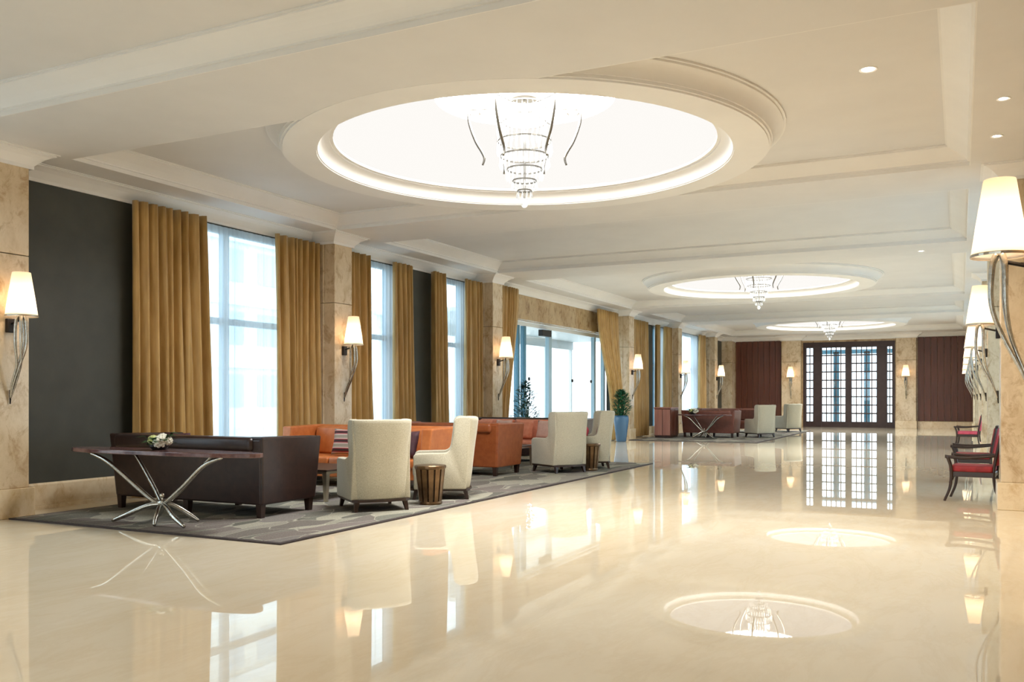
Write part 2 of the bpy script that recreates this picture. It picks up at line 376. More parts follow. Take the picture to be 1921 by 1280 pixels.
# crown moulding, baseboards
def steps(x, xp, ys, y0, y1, hw=.28):
    p = [(x, y0)]
    for q in ys:
        if y0 < q - hw and q + hw < y1: p += [(x, q - hw), (xp, q - hw), (xp, q + hw), (x, q + hw)]
    return p + [(x, y1)]
crown = [(0, ZC - .02), (.02, ZC - .02), (.02, ZC + .02), (.035, ZC + .035), (.06, ZC + .06), (.1, ZC + .10), (.15, ZC + .13), (.19, ZC + .145), (.19, ZC + .16), (.22, ZC + .16), (.22, ZS + .01)]
lp = steps(XL, FX, PLY, YB, YF - .75)
lp = lp[:-1] + [(XL, YF - .75), (FX, YF - .75), (FX, YF)]
S(MB().sweep(lp, crown).build('trim_1', 'trim_paint'))
rp = steps(XR, RX, PRY, YB, YF)[::-1]
S(MB().sweep(rp, crown).build('trim_2', 'trim_paint'))
fpil = [(-7.13, .47), (-2.17, .44)]
fp = [(FX, YF)]
for cx, hw in fpil: fp += [(cx - hw, YF), (cx - hw, YF - .28), (cx + hw, YF - .28), (cx + hw, YF)]
fp += [(XR, YF)]
crown_f = [(o, z - .04) for o, z in crown[:-1]] + [(.22, ZS + .01)]
S(MB().sweep(fp, crown_f).build('trim_3', 'trim_paint'))
bprof = [(.05, 0), (.05, .05), (.03, .05), (.03, .30), (.015, .325), (0, .325)]
def base(name, path): S(MB().sweep(path, bprof).build(name, 'base_marble'))
for i, (a, b_) in enumerate([(YB, PLY[0] - .3), (PLY[0] + .3, PLY[1] - .3), (PLY[1] + .3, PLY[2] - .3), (PLY[2] + .3, PLY[3] - .3), (PLY[4] + .3, PLY[5] - .3), (PLY[5] + .3, PLY[6] - .3), (PLY[6] + .3, YF - .76)]):
    base('baseboard_left' if i == 0 else 'baseboard_left_%d' % (i + 1), [(XL, a), (XL, b_)])
base('baseboard_right', [(XR, YF), (XR, YB)])
base('baseboard_far', [(FX, YF), (DX0 - .99, YF)]); base('baseboard_far_2', [(-1.72, YF), (XR, YF)])

# marble pillars: stepped shaft of slabs on a plinth
ords = ['first', 'second', 'third', 'fourth', 'fifth', 'sixth', 'seventh', 'eighth']
def pillar(x0, x1, y0, y1, step, axis, label, grp):
    """x0..x1 is the depth from the wall to the face, the rear half a little wider"""
    o = empty('marble_pillar', ((x0 + x1) / 2, (y0 + y1) / 2, 0), 0, label, 'pillar', grp)
    cx, cy = o.location.x, o.location.y
    def b(name, xa, xb, ya, yb, z0, z1, mat):
        MB().box(min(xa, xb) - cx, max(xa, xb) - cx, min(ya, yb) - cy, max(ya, yb) - cy, z0, z1).build(name, mat, o, bevel=.006, seg=1)
    if axis == 'x':
        xm = x0 + (x1 - x0) * .55
        for z0, z1 in ((.34, 3.05), (3.058, 4.2)):
            b('stone_slab', x0, xm, y0 - step, y1 + step, z0, z1, 'pillar_marble'); b('stone_slab', xm, x1, y0, y1, z0, z1, 'pillar_marble')
        sg = 1 if x1 > x0 else -1
        b('plinth', x0, x1 + sg * .04, y0 - step - .02, y1 + step + .02, 0, .34, 'base_marble')
    else:
        for z0, z1 in ((.34, 3.05), (3.058, 4.2)): b('stone_slab', x0, x1, y0, y1, z0, z1, 'pillar_marble')
        b('plinth', x0 - .03, x1 + .03, y0 - .04, y1, 0, .34, 'base_marble')
    return o
LN = {.45: 'behind the camera position', 6.68: 'at the left picture edge beside the dark wall', 12.95: 'just past the first curtained window', 18.9: 'on the near side of the glass entrance', 28.6: 'past the glass entrance beside the blue vase', 34.4: 'second after the glass entrance', 40.2: 'last before the far corner'}
for q in PLY: pillar(XL, FX, q - .25, q + .25, .03, 'x', 'brown marble pillar on the window wall, ' + LN[q], 'window wall pillars')
pillar(XL, FX, YF - .72, YF - .01, 0, 'x', 'brown marble pillar filling the far left corner', 'window wall pillars')
for i, q in enumerate(PRY): pillar(XR, RX, q - .25, q + .25, .03, 'x', '%s brown marble pillar of the right-hand row counted from the near end' % ords[i], 'right hand pillars')
for i, (cx, hw) in enumerate(fpil): pillar(cx - hw + .03, cx + hw - .03, YF - .26, YF, 0, 'y', 'end wall marble pillar %s of the lattice doors' % ('left', 'right')[i], 'end wall pillars')

# walnut boards on the end wall
def boards(x0, x1, n, name, label):
    o = empty(name, ((x0 + x1) / 2, YF - .004, 0), 0, label, 'wall panel', 'end wall panelling'); w = (x1 - x0) / n
    proto = MB().box(-w / 2 + .006, w / 2 - .006, -.05, 0, .33, 4.07).build('board', 'walnut', o, bevel=.006, seg=1); proto.location = (x0 + w / 2 - (x0 + x1) / 2, 0, 0)
    for k in range(1, n):
        c = proto.copy(); C.objects.link(c); c.parent = o; c.location = (x0 + w * (k + .5) - (x0 + x1) / 2, -.004 * (k % 2), 0)
boards(-9.76, -7.62, 8, 'walnut_panel', 'dark walnut board panelling left of the lattice doors')
boards(-1.7, XR - .02, 11, 'walnut_panel', 'dark walnut board panelling right of the lattice doors')

# ------------------------------------------------------------------ windows, curtains
def window(idx, x, a, b_, z0, z1, side):
    o = bpy.data.objects.new('window_%d' % idx, None); C.objects.link(o); o.location = (x, (a + b_) / 2, 0); S(o)
    h = (b_ - a) / 2; s = side
    def bx(name, y0, y1, za, zb, d=.05, mat='blue_frame'): MB().box(-d, d, y0, y1, za, zb).build(name, mat, o)
    bx('frame', -h, -h + .07, z0, z1); bx('frame', h - .07, h, z0, z1); bx('frame', -h, h, z0, z0 + .07); bx('frame', -h, h, z1 - .07, z1)
    bx('mullion', -.06, .06, z0 + .07, z1 - .07); bx('transom', -h + .07, -.06, 2.55, 2.65, .045); bx('transom', .06, h - .07, 2.55, 2.65, .045)
    for (ya, yb) in ((-h + .07, -.06), (.06, h - .07)):
        for (za, zb) in ((z0 + .07, 2.55), (2.65, z1 - .07)): MB().box(-.006, .006, ya, yb, za, zb).build('pane', 'clear_glass', o)
wi = 1
for a, b_ in LWIN: window(wi, XL - .2, a, b_, .12, 4.06, 1); wi += 1
for a, b_ in RWIN: window(wi, XR + .2, a, b_, .35, 4.0, -1); wi += 1
for a, b_ in BX:
    o = bpy.data.objects.new('window_%d' % wi, None); C.objects.link(o); o.location = ((a + b_) / 2, YB - .15, 0); S(o); wi += 1; h = (b_ - a) / 2
    for q in ((-h, -h + .07, .3, 3.9), (h - .07, h, .3, 3.9), (-h + .07, h - .07, .3, .37), (-h + .07, h - .07, 3.83, 3.9)): MB().box(q[0], q[1], -.05, .05, q[2], q[3]).build('frame', 'blue_frame', o)
    MB().box(-.06, .06, -.05, .05, .37, 3.83).build('mullion', 'blue_frame', o)
    for q in ((-h + .07, -.06), (.06, h - .07)): MB().box(q[0], q[1], -.006, .006, .37, 3.83).build('pane', 'clear_glass', o)
S(MB().box(XL - .4, XR + .4, -60, YB - .3, -.2, -.02).build('ground_forecourt', 'pavement'))
def drape(name, x, y0, y1, z0, z1, mat, amp, pitch, label, cat, grp, seed=0, narrow=None, thick=.006, axis=1):
    """pleated cloth hanging in the plane x; narrow(t)->(ya,yb) lets the edges swing with height"""
    rnd = random.Random(seed); n = max(2, round((y1 - y0) / pitch)); per = 12; nu = n * per + 1; nz = 15
    wid = [rnd.uniform(.55, 1.5) for _ in range(n)]; cum = [0]
    for q_ in wid: cum.append(cum[-1] + q_ / sum(wid))
    amps = [amp * rnd.uniform(.5, 1.15) for _ in range(n + 1)]; ph = [rnd.uniform(-.25, .25) for _ in range(n + 1)]; dr = [rnd.uniform(-.5, .5) for _ in range(n + 1)]
    vs = []; fs = []; yc = (y0 + y1) / 2
    for k in range(nz):
        t = k / (nz - 1); z = z1 + (z0 - z1) * t
        ya, yb = narrow(t) if narrow else (y0, y1)
        for j in range(nu):
            u = j / (nu - 1); q = min(n - 1, int(u * n)); fr = u * n - q
            am = amps[q] * (1 - fr) + amps[q + 1] * fr; p = ph[q] + dr[q] * t * .6 * math.sin(PI * fr)
            sv = math.sin(2 * PI * (fr + p * .4)); off = am * math.copysign(abs(sv) ** .7, sv) * (.75 + .25 * t) + .25 * am * math.sin(4 * PI * fr + 3 * t + q)
            uu = cum[q] + (cum[q + 1] - cum[q]) * fr; vs.append((axis * off, ya + (yb - ya) * uu - yc, z))
    for k in range(nz - 1):
        for j in range(nu - 1): fs.append((k * nu + j, k * nu + j + 1, (k + 1) * nu + j + 1, (k + 1) * nu + j))
    o = MB().add(vs, fs).build(name, mat, None, smooth=True, loc=(x, yc, 0), fix=False)
    if thick: md = o.modifiers.new('cloth', 'SOLIDIFY'); md.thickness = thick; md.offset = 0
    return tag(o, label, cat, grp)
GC = 'gold curtains on the window wall'; GS = 'sheer curtains on the window wall'
XC = -10.10
G = lambda a, b_, lab, sd, **k: drape('gold_curtain', XC, a, b_, .03, 4.09, 'gold_silk', .10, .15, lab, 'curtain', GC, sd, **k)
def lean(y0, y1, l, r): return lambda t: (y0 + l * t, y1 + r * t)
G(8.68, 10.04, 'wide gold pleated curtain between the dark panel and the nearest window', 1, narrow=lean(8.68, 9.98, 0, .12))
G(11.5, 12.66, 'gold pleated curtain between the nearest window and the second pillar', 2, narrow=lean(11.5, 12.66, .06, 0))
G(13.25, 14.2, 'narrow gold curtain showing just past the second pillar lamp', 3, narrow=lean(13.25, 14.15, 0, .12))
G(14.97, 15.68, 'gold curtain left of the dark strip between two slim windows', 4, narrow=lean(14.97, 15.64, .04, .1))
G(16.46, 17.05, 'gold curtain right of the dark strip between two slim windows', 5, narrow=lean(16.44, 16.98, .08, .16))
G(17.78, 18.6, 'gold curtain hanging just before the third pillar', 6, narrow=lean(17.8, 18.6, .02, 0))
G(29.7, 31.2, 'gold curtain just past the pillar with the blue vase', 7)
G(32.3, 32.62, 'slim gold curtain beside the farthest dark strip', 8)
G(33.3, 34.08, 'gold curtain just before the pillar behind the wooden desk', 9)
G(38.4, 39.4, 'farthest gold curtain near the end wall', 10)
Sx = lambda a, b_, lab, sd: drape('sheer_curtain', -10.30 + .03, a, b_, .06, 4.05, 'sheer_voile', .016, .11, lab, 'sheer curtain', GS, sd, thick=0)
Sx(9.6, 11.95, 'white sheer curtain over the nearest and widest window', 21); Sx(13.6, 15.25, 'white sheer curtain over the slim window after the second pillar', 22)
Sx(16.8, 18.25, 'white sheer curtain over the slim window before the third pillar', 23); Sx(28.95, 30.9, 'white sheer curtain behind the lamp after the glass entrance', 24)
Sx(32.5, 33.85, 'white sheer strip beside the wooden desk', 25); Sx(34.95, 38.8, 'white sheer curtain over the farthest window', 26)
for i, (a, b_) in enumerate(RWIN):
    drape('sheer_curtain', XR - .03, a + .05, b_ - .05, .34, 3.98, 'sheer_voile', .016, .12, '%s white sheer curtain behind the right-hand pillars' % ords[i], 'sheer curtain', 'sheer curtains behind the right pillars', 40 + i, thick=0)
# drapes framing the entrance, drawn aside towards the bottom
def tie1(t): k = t * t * (3 - 2 * t); return (19.22 , 20.42 - .75 * k)
def tie2(t): k = min(1, t * 1.25); k = k * k * (3 - 2 * k); return (25.95 + 1.25 * k, 27.75 + .45 * k)
e1 = drape('entrance_drape', -9.98, 19.22, 20.42, .02, 4.12, 'gold_silk', .07, .15, 'gold drape drawn aside on the near side of the glass entrance', 'curtain', 'entrance drapes', 31, narrow=tie1)
e2 = drape('entrance_drape', -9.98, 25.95, 27.75, .02, 4.12, 'gold_silk', .08, .16, 'gold drape drawn aside on the far side of the glass entrance', 'curtain', 'entrance drapes', 32, narrow=tie2)

# ------------------------------------------------------------------ glass entrance and vestibule
g = bpy.data.objects.new('door_2', None); C.objects.link(g); g.location = (-10.7, 23.7, 0); S(g)
def gb(name, x0, x1, y0, y1, z0, z1, mat, **k): return MB().box(x0, x1, y0 - 23.7, y1 - 23.7, z0, z1).build(name, mat, g, **k)
gb('header', -.06, .06, ENT[0], ENT[1], 3.34, ENT_Z, 'white_frame')
posts = [19.2, 21.75, 22.15, 23.84, 27.4, 28.26]
for k, p in enumerate(posts): w = .1 if k == 3 else .06; gb('post', -.06, .06, p - w, p + w, 0, 3.34, 'blue_frame' if k < 3 else 'grey_frame')
for a, b_ in zip(posts[:-1], posts[1:]): gb('pane', -.008, .008, a + .07, b_ - .07, .02, 3.34, 'clear_glass')
gb('closer_box', .06, .2, 23.0, 23.6, 3.12, 3.3, 'dark_metal', bevel=.01)
for y in (22.45, 25.55, 27.1): MB().lathe([(.001, 0), (.05, 0), (.05, .03), (.001, .03)], 12, (0, 0, 0)).build('door_knob', 'dark_metal', g, loc=(.02, y - 23.7, 1.9)).rotation_euler = (0, PI / 2, 0)
# outer glazing of the vestibule
v2 = bpy.data.objects.new('door_3', None); C.objects.link(v2); v2.location = (-13.4, 24.5, 0); S(v2)
def vb(name, x0, x1, y0, y1, z0, z1, mat): return MB().box(x0, x1, y0 - 24.5, y1 - 24.5, z0, z1).build(name, mat, v2)
vb('header', -.08, .08, 19.2, 32, 3.2, 3.5, 'white_frame')
for p in (19.3, 23.2, 25.4, 27.3, 29.6, 31.9): vb('post', -.05, .05, p - .05, p + .05, 0, 3.2, 'white_frame')
S(MB().box(-13.5, XL - .3, 19.0, 32.0, 3.5, 3.6).build('ceiling_vestibule', 'white_frame'))
S(MB().box(-60, XL - .4, -40, 90, -.2, -.05).build('ground_street', 'pavement'))
S(MB().box(XR + .4, 30, -40, 90, -.2, -.05).build('ground_court', 'pavement'))
S(MB().box(XL - .4, XR + .4, YF + .3, 90, -.2, -.02).build('ground_terrace', 'pavement'))
# pale office block across the street, seen through the sheer
bd = empty('office_building', (-30, 29, -.05), 0, 'pale office block across the street seen through the nearest sheer curtain', 'building')
MB().box(-8, 0, -13, 11, 0, 16).build('facade', 'facade_stone', bd)
wp = MB().box(0, .06, -.7, .7, 0, 1.5).build('building_window', 'facade_glass', bd); first = True
for fl in range(5):
    for k in range(10):
        o = wp if first else wp.copy()
        if not first: C.objects.link(o); o.parent = bd
        first = False; o.location = (0, -11.8 + 2.35 * k, 1.0 + 2.9 * fl)
for fl in range(5): MB().box(0, .25, -13, 11, 2.9 * (fl + 1) - .1, 2.9 * (fl + 1) + .3).build('ledge', 'white_frame', bd)

# ------------------------------------------------------------------ lattice doors in the end wall
dr = bpy.data.objects.new('door_1', None); C.objects.link(dr); dr.location = ((DX0 + DX1) / 2, YF + .1, 0); S(dr); dcx = dr.location.x
def db(name, x0, x1, z0, z1, y0=-.08, y1=.08, mat='door_wood', par=None): return MB().box(x0 - dcx, x1 - dcx, y0, y1, z0, z1).build(name, mat, par or dr)
db('frame', DX0, DX1, 3.72, DZ, -.12, .1); db('frame', DX0, DX0 + .12, 0, 3.72, -.12, .1); db('frame', DX1 - .1, DX1, 0, 3.72, -.12, .1)
for x0, x1 in ((-6.17, -5.8), (-4.74, -4.5), (-3.4, -2.98)): db('post', x0, x1, 0, 3.72, -.1, .1)
for nm, x0, x1, nc in (('sidelight', DX0 + .12, -6.17, 2), ('door_leaf', -5.8, -4.74, 5), ('door_leaf', -4.5, -3.4, 5), ('sidelight', -2.98, DX1 - .1, 2)):
    lf = db(nm, x0, x1, 0, .26); z0, z1, nr = .26, 3.72, 9
    db('pane', x0, x1, z0, z1, -.006, .006, 'clear_glass', lf)
    for k in range(1, nr + 1): zz = z0 + (z1 - z0) * k / nr; db('muntin', x0, x1, zz - .03, zz + .03, -.03, .03, 'door_wood', lf)
    for k in range(nc + 1): xx = x0 + (x1 - x0) * k / nc; db('muntin', xx - .022, xx + .022, z0, z1, -.028, .028, 'door_wood', lf)
for x in (-4.86, -4.38): MB().tube([(0, 0, 0), (0, -.07, 0), (0, -.07, .5), (0, 0, .5)], .014, 6).build('pull_handle', 'chrome', dr, loc=(x - dcx, -.09, 1.0))
for x in (-5.55, -4.15): db('outer_post', x, x + .26, 0, 3.6, 2.2, 2.4, 'blue_frame')
db('outer_post', -6.4, -2.7, 3.5, 3.7, 2.2, 2.4, 'blue_frame')

# ------------------------------------------------------------------ rugs
def rug(x0, x1, y0, y1, label, mat):
    o = empty('area_rug', ((x0 + x1) / 2, (y0 + y1) / 2, 0), 0, label, 'rug', 'lounge rugs'); w, d = (x1 - x0) / 2, (y1 - y0) / 2
    MB().box(-w + .05, w - .05, -d + .05, d - .05, .0, .018).build('pile', mat, o)
    for a in ((-w, w, -d, -d + .05), (-w, w, d - .05, d), (-w, -w + .05, -d + .05, d - .05), (w - .05, w, -d + .05, d - .05)):
        MB().box(*a, 0, .016).build('binding', 'rug_binding', o)
RZ = .018
rug(-9.72, -5.74, 6.62, 18.1, 'large grey leaf-patterned rug under the near seating group', 'rug_pile')
rug(-9.6, -5.5, 27.7, 38.6, 'leaf-patterned grey rug under the far seating group', 'rug_pale')

# ------------------------------------------------------------------ sofas
def sofa(loc, rz, w, mat, label, rake=.05, ncush=2, cmat=None):
    o = empty('sofa', (loc[0], loc[1], RZ), rz, label, 'sofa', 'lounge sofas'); h = w / 2; cm = cmat or mat
    # back panel leaning outward towards the top, padded roll along its upper edge
    MB().hexa([(-h + .02, -.47, .15), (h - .02, -.47, .15), (h - .02, -.33, .15), (-h + .02, -.33, .15)], [(-h - .03, -.53, .90), (h + .03, -.53, .90), (h + .03, -.37, .90), (-h - .03, -.37, .90)]).build('back', mat, o, bevel=.02)
    MB().box(-h + .08, h - .08, -.575, -.34, .755, .925).build('head_roll', mat, o, smooth=True, bevel=.055, seg=4)
    for s in (-1, 1):
        xi, xo, xt = s * (h - .13), s * h, s * (h + .05)
        a = [(xi, -.46, .15), (xo, -.46, .15), (xo, .48, .15), (xi, .48, .15)]; b = [(xi, -.52, .93), (xt, -.52, .93), (xt, .48 + rake, .91), (xi, .48 + rake, .91)]
        if s < 0: a = [a[1], a[0], a[3], a[2]]; b = [b[1], b[0], b[3], b[2]]
        MB().hexa(a, b).build('arm', mat, o, bevel=.02)
    MB().box(-h + .13, h - .13, -.35, .46, .15, .31).build('seat_base', mat, o, bevel=.015)
    cw = (w - .28) / ncush
    for k in range(ncush):
        x = -h + .14 + cw * (k + .5)
        MB().box(-cw / 2 + .006, cw / 2 - .006, -.2, .49, .31, .46).build('seat_cushion', cm, o, smooth=True, bevel=.04, seg=3, loc=(x, 0, 0))
        c = MB().box(-cw / 2 + .01, cw / 2 - .01, -.09, .09, 0, .44).build('back_cushion', cm, o, smooth=True, bevel=.045, seg=3, loc=(x, -.24, .45)); c.rotation_euler = (.14, 0, 0)
    for x in (-h + .06, 0, h - .06):
        for y in (-.42, .42): MB().hexa([(x - .03, y - .03, 0), (x + .03, y - .03, 0), (x + .03, y + .03, 0), (x - .03, y + .03, 0)], [(x - .04, y - .04, .16), (x + .04, y - .04, .16), (x + .04, y + .04, .16), (x - .04, y + .04, .16)]).build('leg', 'dark_wood', o)
    return o
sofa((-8.27, 8.32), 0, 2.38, 'dark_leather', 'dark brown leather sofa behind the marble console, its back to the camera')
sofa((-8.32, 11.62), PI, 2.7, 'orange_leather', 'orange leather sofa facing the camera behind the first cream wing chair', rake=-.12, ncush=3)
sofa((-8.35, 14.33), 0, 2.3, 'brown_leather', 'tan brown leather sofa seen from behind, between the two pairs of wing chairs')
sofa((-8.4, 17.6), PI, 2.9, 'dark_leather', 'dark leather sofa with coral cushions in front of the glass entrance', ncush=3, cmat='coral_fabric')
sofa((-7.72, 30.95), 0, 1.75, 'walnut_leather', 'brown leather sofa in the far seating group behind the wooden desk')
sofa((-8.2, 35.6), PI, 2.6, 'walnut_leather', 'brown leather sofa at the back of the far seating group', ncush=3)

# ------------------------------------------------------------------ wing chairs
def wing_chair(loc, rz, label):
    o = empty('wing_chair', (loc[0], loc[1], RZ), rz, label, 'armchair', 'cream wing chairs')
    # curved back: rows of points swept in plan and leaning to the rear
    n = 14; rows = [(.14, .345, -.33), (.35, .345, -.36), (.62, .345, -.39), (.78, .335, -.41), (.95, .35, -.435), (1.08, .365, -.45), (1.115, .36, -.445)]
    vs = []; fs = []
    for z, hw, y in rows:
        for j in range(n + 1): u = -1 + 2 * j / n; vs.append((hw * u, y + .10 * abs(u) ** 3 - (.03 if z < 1.1 else .02), z))
    k = len(rows) * (n + 1)
    for z, hw, y in rows:
        for j in range(n + 1): u = -1 + 2 * j / n; vs.append(((hw - .02) * u, y + .10 * abs(u) ** 3 + .105 - (.0 if z < 1.1 else .03), z - (.0 if z < 1.1 else .005)))
    q = n + 1
    for i in range(len(rows) - 1):
        for j in range(n):
            fs.append((i * q + j, i * q + j + 1, (i + 1) * q + j + 1, (i + 1) * q + j)); fs.append((k + i * q + j, k + (i + 1) * q + j, k + (i + 1) * q + j + 1, k + i * q + j + 1))
        fs.append((i * q, (i + 1) * q, k + (i + 1) * q, k + i * q)); fs.append((i * q + n, k + i * q + n, k + (i + 1) * q + n, (i + 1) * q + n))
    t = (len(rows) - 1) * q
    for j in range(n): fs.append((j, k + j, k + j + 1, j + 1)); fs.append((t + j, t + j + 1, k + t + j + 1, k + t + j))
    MB().add(vs, fs).build('back', 'cream_tweed', o, smooth=True, bevel=.02)
    prof = [(-.30, .14), (.40, .14), (.41, .58), (.39, .61), (.35, .625), (-.03, .63), (-.08, .66), (-.10, .72), (-.125, .90), (-.14, 1.06), (-.17, 1.10), (-.22, 1.115), (-.36, 1.11), (-.34, .7)]
    for s in (-1, 1):
        a, b_ = s * .275, s * .375
        mb = MB().prism(prof, 'x', min(a, b_), max(a, b_)); mb.v = [(x * (.95 if .64 < z < .85 else 1.), y, z) for x, y, z in mb.v]
        mb.build('wing_arm', 'cream_tweed', o, smooth=True, bevel=.03, seg=3)
    MB().box(-.28, .28, -.3, .4, .14, .30).build('seat_base', 'cream_tweed', o, bevel=.02)
    MB().box(-.27, .27, -.28, .42, .30, .46).build('seat_cushion', 'cream_tweed', o, smooth=True, bevel=.04, seg=3)
    pl = [(-.36, -.30), (-.30, -.35), (0, -.385), (.30, -.35), (.36, -.30), (.36, .39), (-.36, .39)]
    MB().prism(pl, 'z', .115, .145).build('base_rail', 'dark_wood', o)
    for sx in (-1, 1):
        for sy, yb in ((1, .37), (-1, -.29)):
            x = sx * .30; MB().hexa([(x - .018 + sx * .02, yb + sy * .03 - .018, 0), (x + .018 + sx * .02, yb + sy * .03 - .018, 0), (x + .018 + sx * .02, yb + sy * .03 + .018, 0), (x - .018 + sx * .02, yb + sy * .03 + .018, 0)],
                                    [(x - .03, yb - .03, .12), (x + .03, yb - .03, .12), (x + .03, yb + .03, .12), (x - .03, yb + .03, .12)]).build('leg', 'dark_wood', o)
    return o
def face(dx, dy): return math.atan2(-dx, dy)       # rotation that points local +y along (dx,dy)
wing_chair((-6.52, 9.24), face(-.78, .63), 'cream wing chair seen from behind, nearest the camera')
wing_chair((-6.4, 10.72), face(-.86, -.51), 'cream wing chair in profile with a plum cushion, beside the slatted drum table')
wing_chair((-6.63, 15.3), face(-.85, .5), 'cream wing chair seen from behind with a pale side, in front of the entrance glass')
wing_chair((-6.5, 16.45), face(-.86, -.51), 'cream wing chair in profile with pink and burgundy cushions near the blue vase')
wing_chair((-6.15, 31.5), face(-.75, .66), 'nearer cream wing chair of the far seating group')
wing_chair((-6.1, 36.9), face(-.75, .66), 'farther cream wing chair of the far seating group, by the lattice doors')

# loose cushions
def cushion(loc, rot, size, mat, label, d=.07):
    n = 10; vs = []; fs = []
    for s in (1, -1):
        for i in range(n + 1):
            for j in range(n + 1):
                u, w = -1 + 2 * i / n, -1 + 2 * j / n; e = max(0, (1 - u ** 4) * (1 - w ** 4)); pin = 1 - .08 * (1 - abs(u)) * abs(w) ** 2 - .08 * (1 - abs(w)) * abs(u) ** 2
                vs.append((u * size / 2 * pin, s * d * e ** .5, w * size / 2 * pin))
    q = (n + 1) ** 2
    for s in (0, 1):
        for i in range(n):
            for j in range(n):
                a = s * q + i * (n + 1) + j; f = (a, a + 1, a + n + 2, a + n + 1); fs.append(f if s else f[::-1])
    o = MB().add(vs, fs); o = o.build('throw_cushion', mat, None, smooth=True); o.location = loc; o.rotation_euler = rot
    bm = bmesh.new(); bm.from_mesh(o.data); bmesh.ops.remove_doubles(bm, verts=bm.verts, dist=1e-4); bm.to_mesh(o.data); bm.free()
    return tag(o, label, 'cushion', 'throw cushions')
cushion((-8.62, 11.42, .70), (-.28, 0, .1), .42, 'striped_fabric', 'striped cushion with red and black bands on the orange sofa')
cushion((-8.14, 11.40, .69), (-.28, 0, -.1), .40, 'blush_fabric', 'blush cushion beside the striped one on the orange sofa')
cushion((-7.42, 11.36, .69), (-.28, 0, -.2), .42, 'plum_fabric', 'dark plum cushion at the right end of the orange sofa')
cushion((-8.75, 8.22, .76), (.2, 0, .1), .40, 'plum_fabric', 'dark cushion peeping over the back of the dark leather sofa')
cushion((-6.22, 10.83, .68), (.2, 0, face(-.86, -.51)), .36, 'magenta_velvet', 'magenta cushion in the profile wing chair by the drum table')
cushion((-6.32, 16.56, .68), (.2, 0, face(-.86, -.51)), .38, 'magenta_velvet', 'burgundy cushion against the back of the wing chair near the blue vase')
cushion((-6.60, 16.37, .66), (.35, 0, face(-.86, -.51)), .34, 'pink_velvet', 'pink cushion in front of the burgundy one near the blue vase')
for k, (x, mt, nm) in enumerate(((-9.4, 'coral_fabric', 'first coral'), (-8.9, 'blush_fabric', 'pale blush'), (-8.4, 'coral_fabric', 'second coral'), (-7.9, 'blush_fabric', 'second blush'), (-7.42, 'grey_fabric', 'grey'))):
    cushion((x, 17.42, .70), (-.28, 0, .12 * (-1) ** k), .42, mt, nm + ' cushion counted from the left on the sofa before the entrance glass')
cushion((-6.02, 31.42, .68), (.2, 0, face(-.75, .66)), .36, 'plum_fabric', 'dark cushion in the nearer wing chair of the far group')
cushion((-5.98, 36.8, .68), (.2, 0, face(-.75, .66)), .36, 'plum_fabric', 'dark cushion in the farther wing chair of the far group')

# ------------------------------------------------------------------ slatted drum tables
def drum(loc, label):
    o = empty('drum_table', (loc[0], loc[1], RZ), 0, label, 'side table', 'slatted drum tables')
    MB().lathe([(.001, .455), (.195, .455), (.205, .47), (.205, .495), (.195, .505), (.001, .505)], 28).build('top', 'bronze', o, smooth=False)
    MB().lathe([(.001, 0), (.15, 0), (.155, .02), (.15, .04), (.001, .04)], 28).build('base', 'bronze', o)
    p = None
    for k in range(13):
        a = 2 * PI * k / 13
        if p is None:
            p = MB().hexa([(.128, -.024, .04), (.145, -.024, .04), (.145, .024, .04), (.128, .024, .04)], [(.172, -.034, .455), (.19, -.034, .455), (.19, .034, .455), (.172, .034, .455)]).build('slat', 'bronze', o); c = p
        else: c = p.copy(); C.objects.link(c); c.parent = o
        c.rotation_euler = (0, 0, a)
drum((-6.13, 9.93), 'bronze slatted drum table between the two nearest wing chairs')
drum((-6.26, 15.85), 'brown slatted drum table between the wing chairs near the entrance')

# coffee tables
def coffee(loc, label, w=.6, d=.5):
    o = empty('coffee_table', (loc[0], loc[1], RZ), 0, label, 'coffee table', 'coffee tables')
    MB().box(-w, w, -d, d, .40, .425).build('top', 'dark_wood', o, bevel=.006, seg=1)
    MB().box(-w + .03, w - .03, -d + .03, d - .03, .365, .40).build('apron', 'silver_metal', o)
    for x in (-w + .06, w - .06):
        for y in (-d + .06, d - .06): MB().hexa([(x - .022, y - .022, 0), (x + .022, y - .022, 0), (x + .022, y + .022, 0), (x - .022, y + .022, 0)], [(x - .035, y - .035, .365), (x + .035, y - .035, .365), (x + .035, y + .035, .365), (x - .035, y + .035, .365)]).build('leg', 'silver_metal', o)
coffee((-8.02, 9.95), 'low coffee table with silver legs between the dark and orange sofas')
coffee((-8.3, 16.0), 'low coffee table with silver legs before the coral cushions')

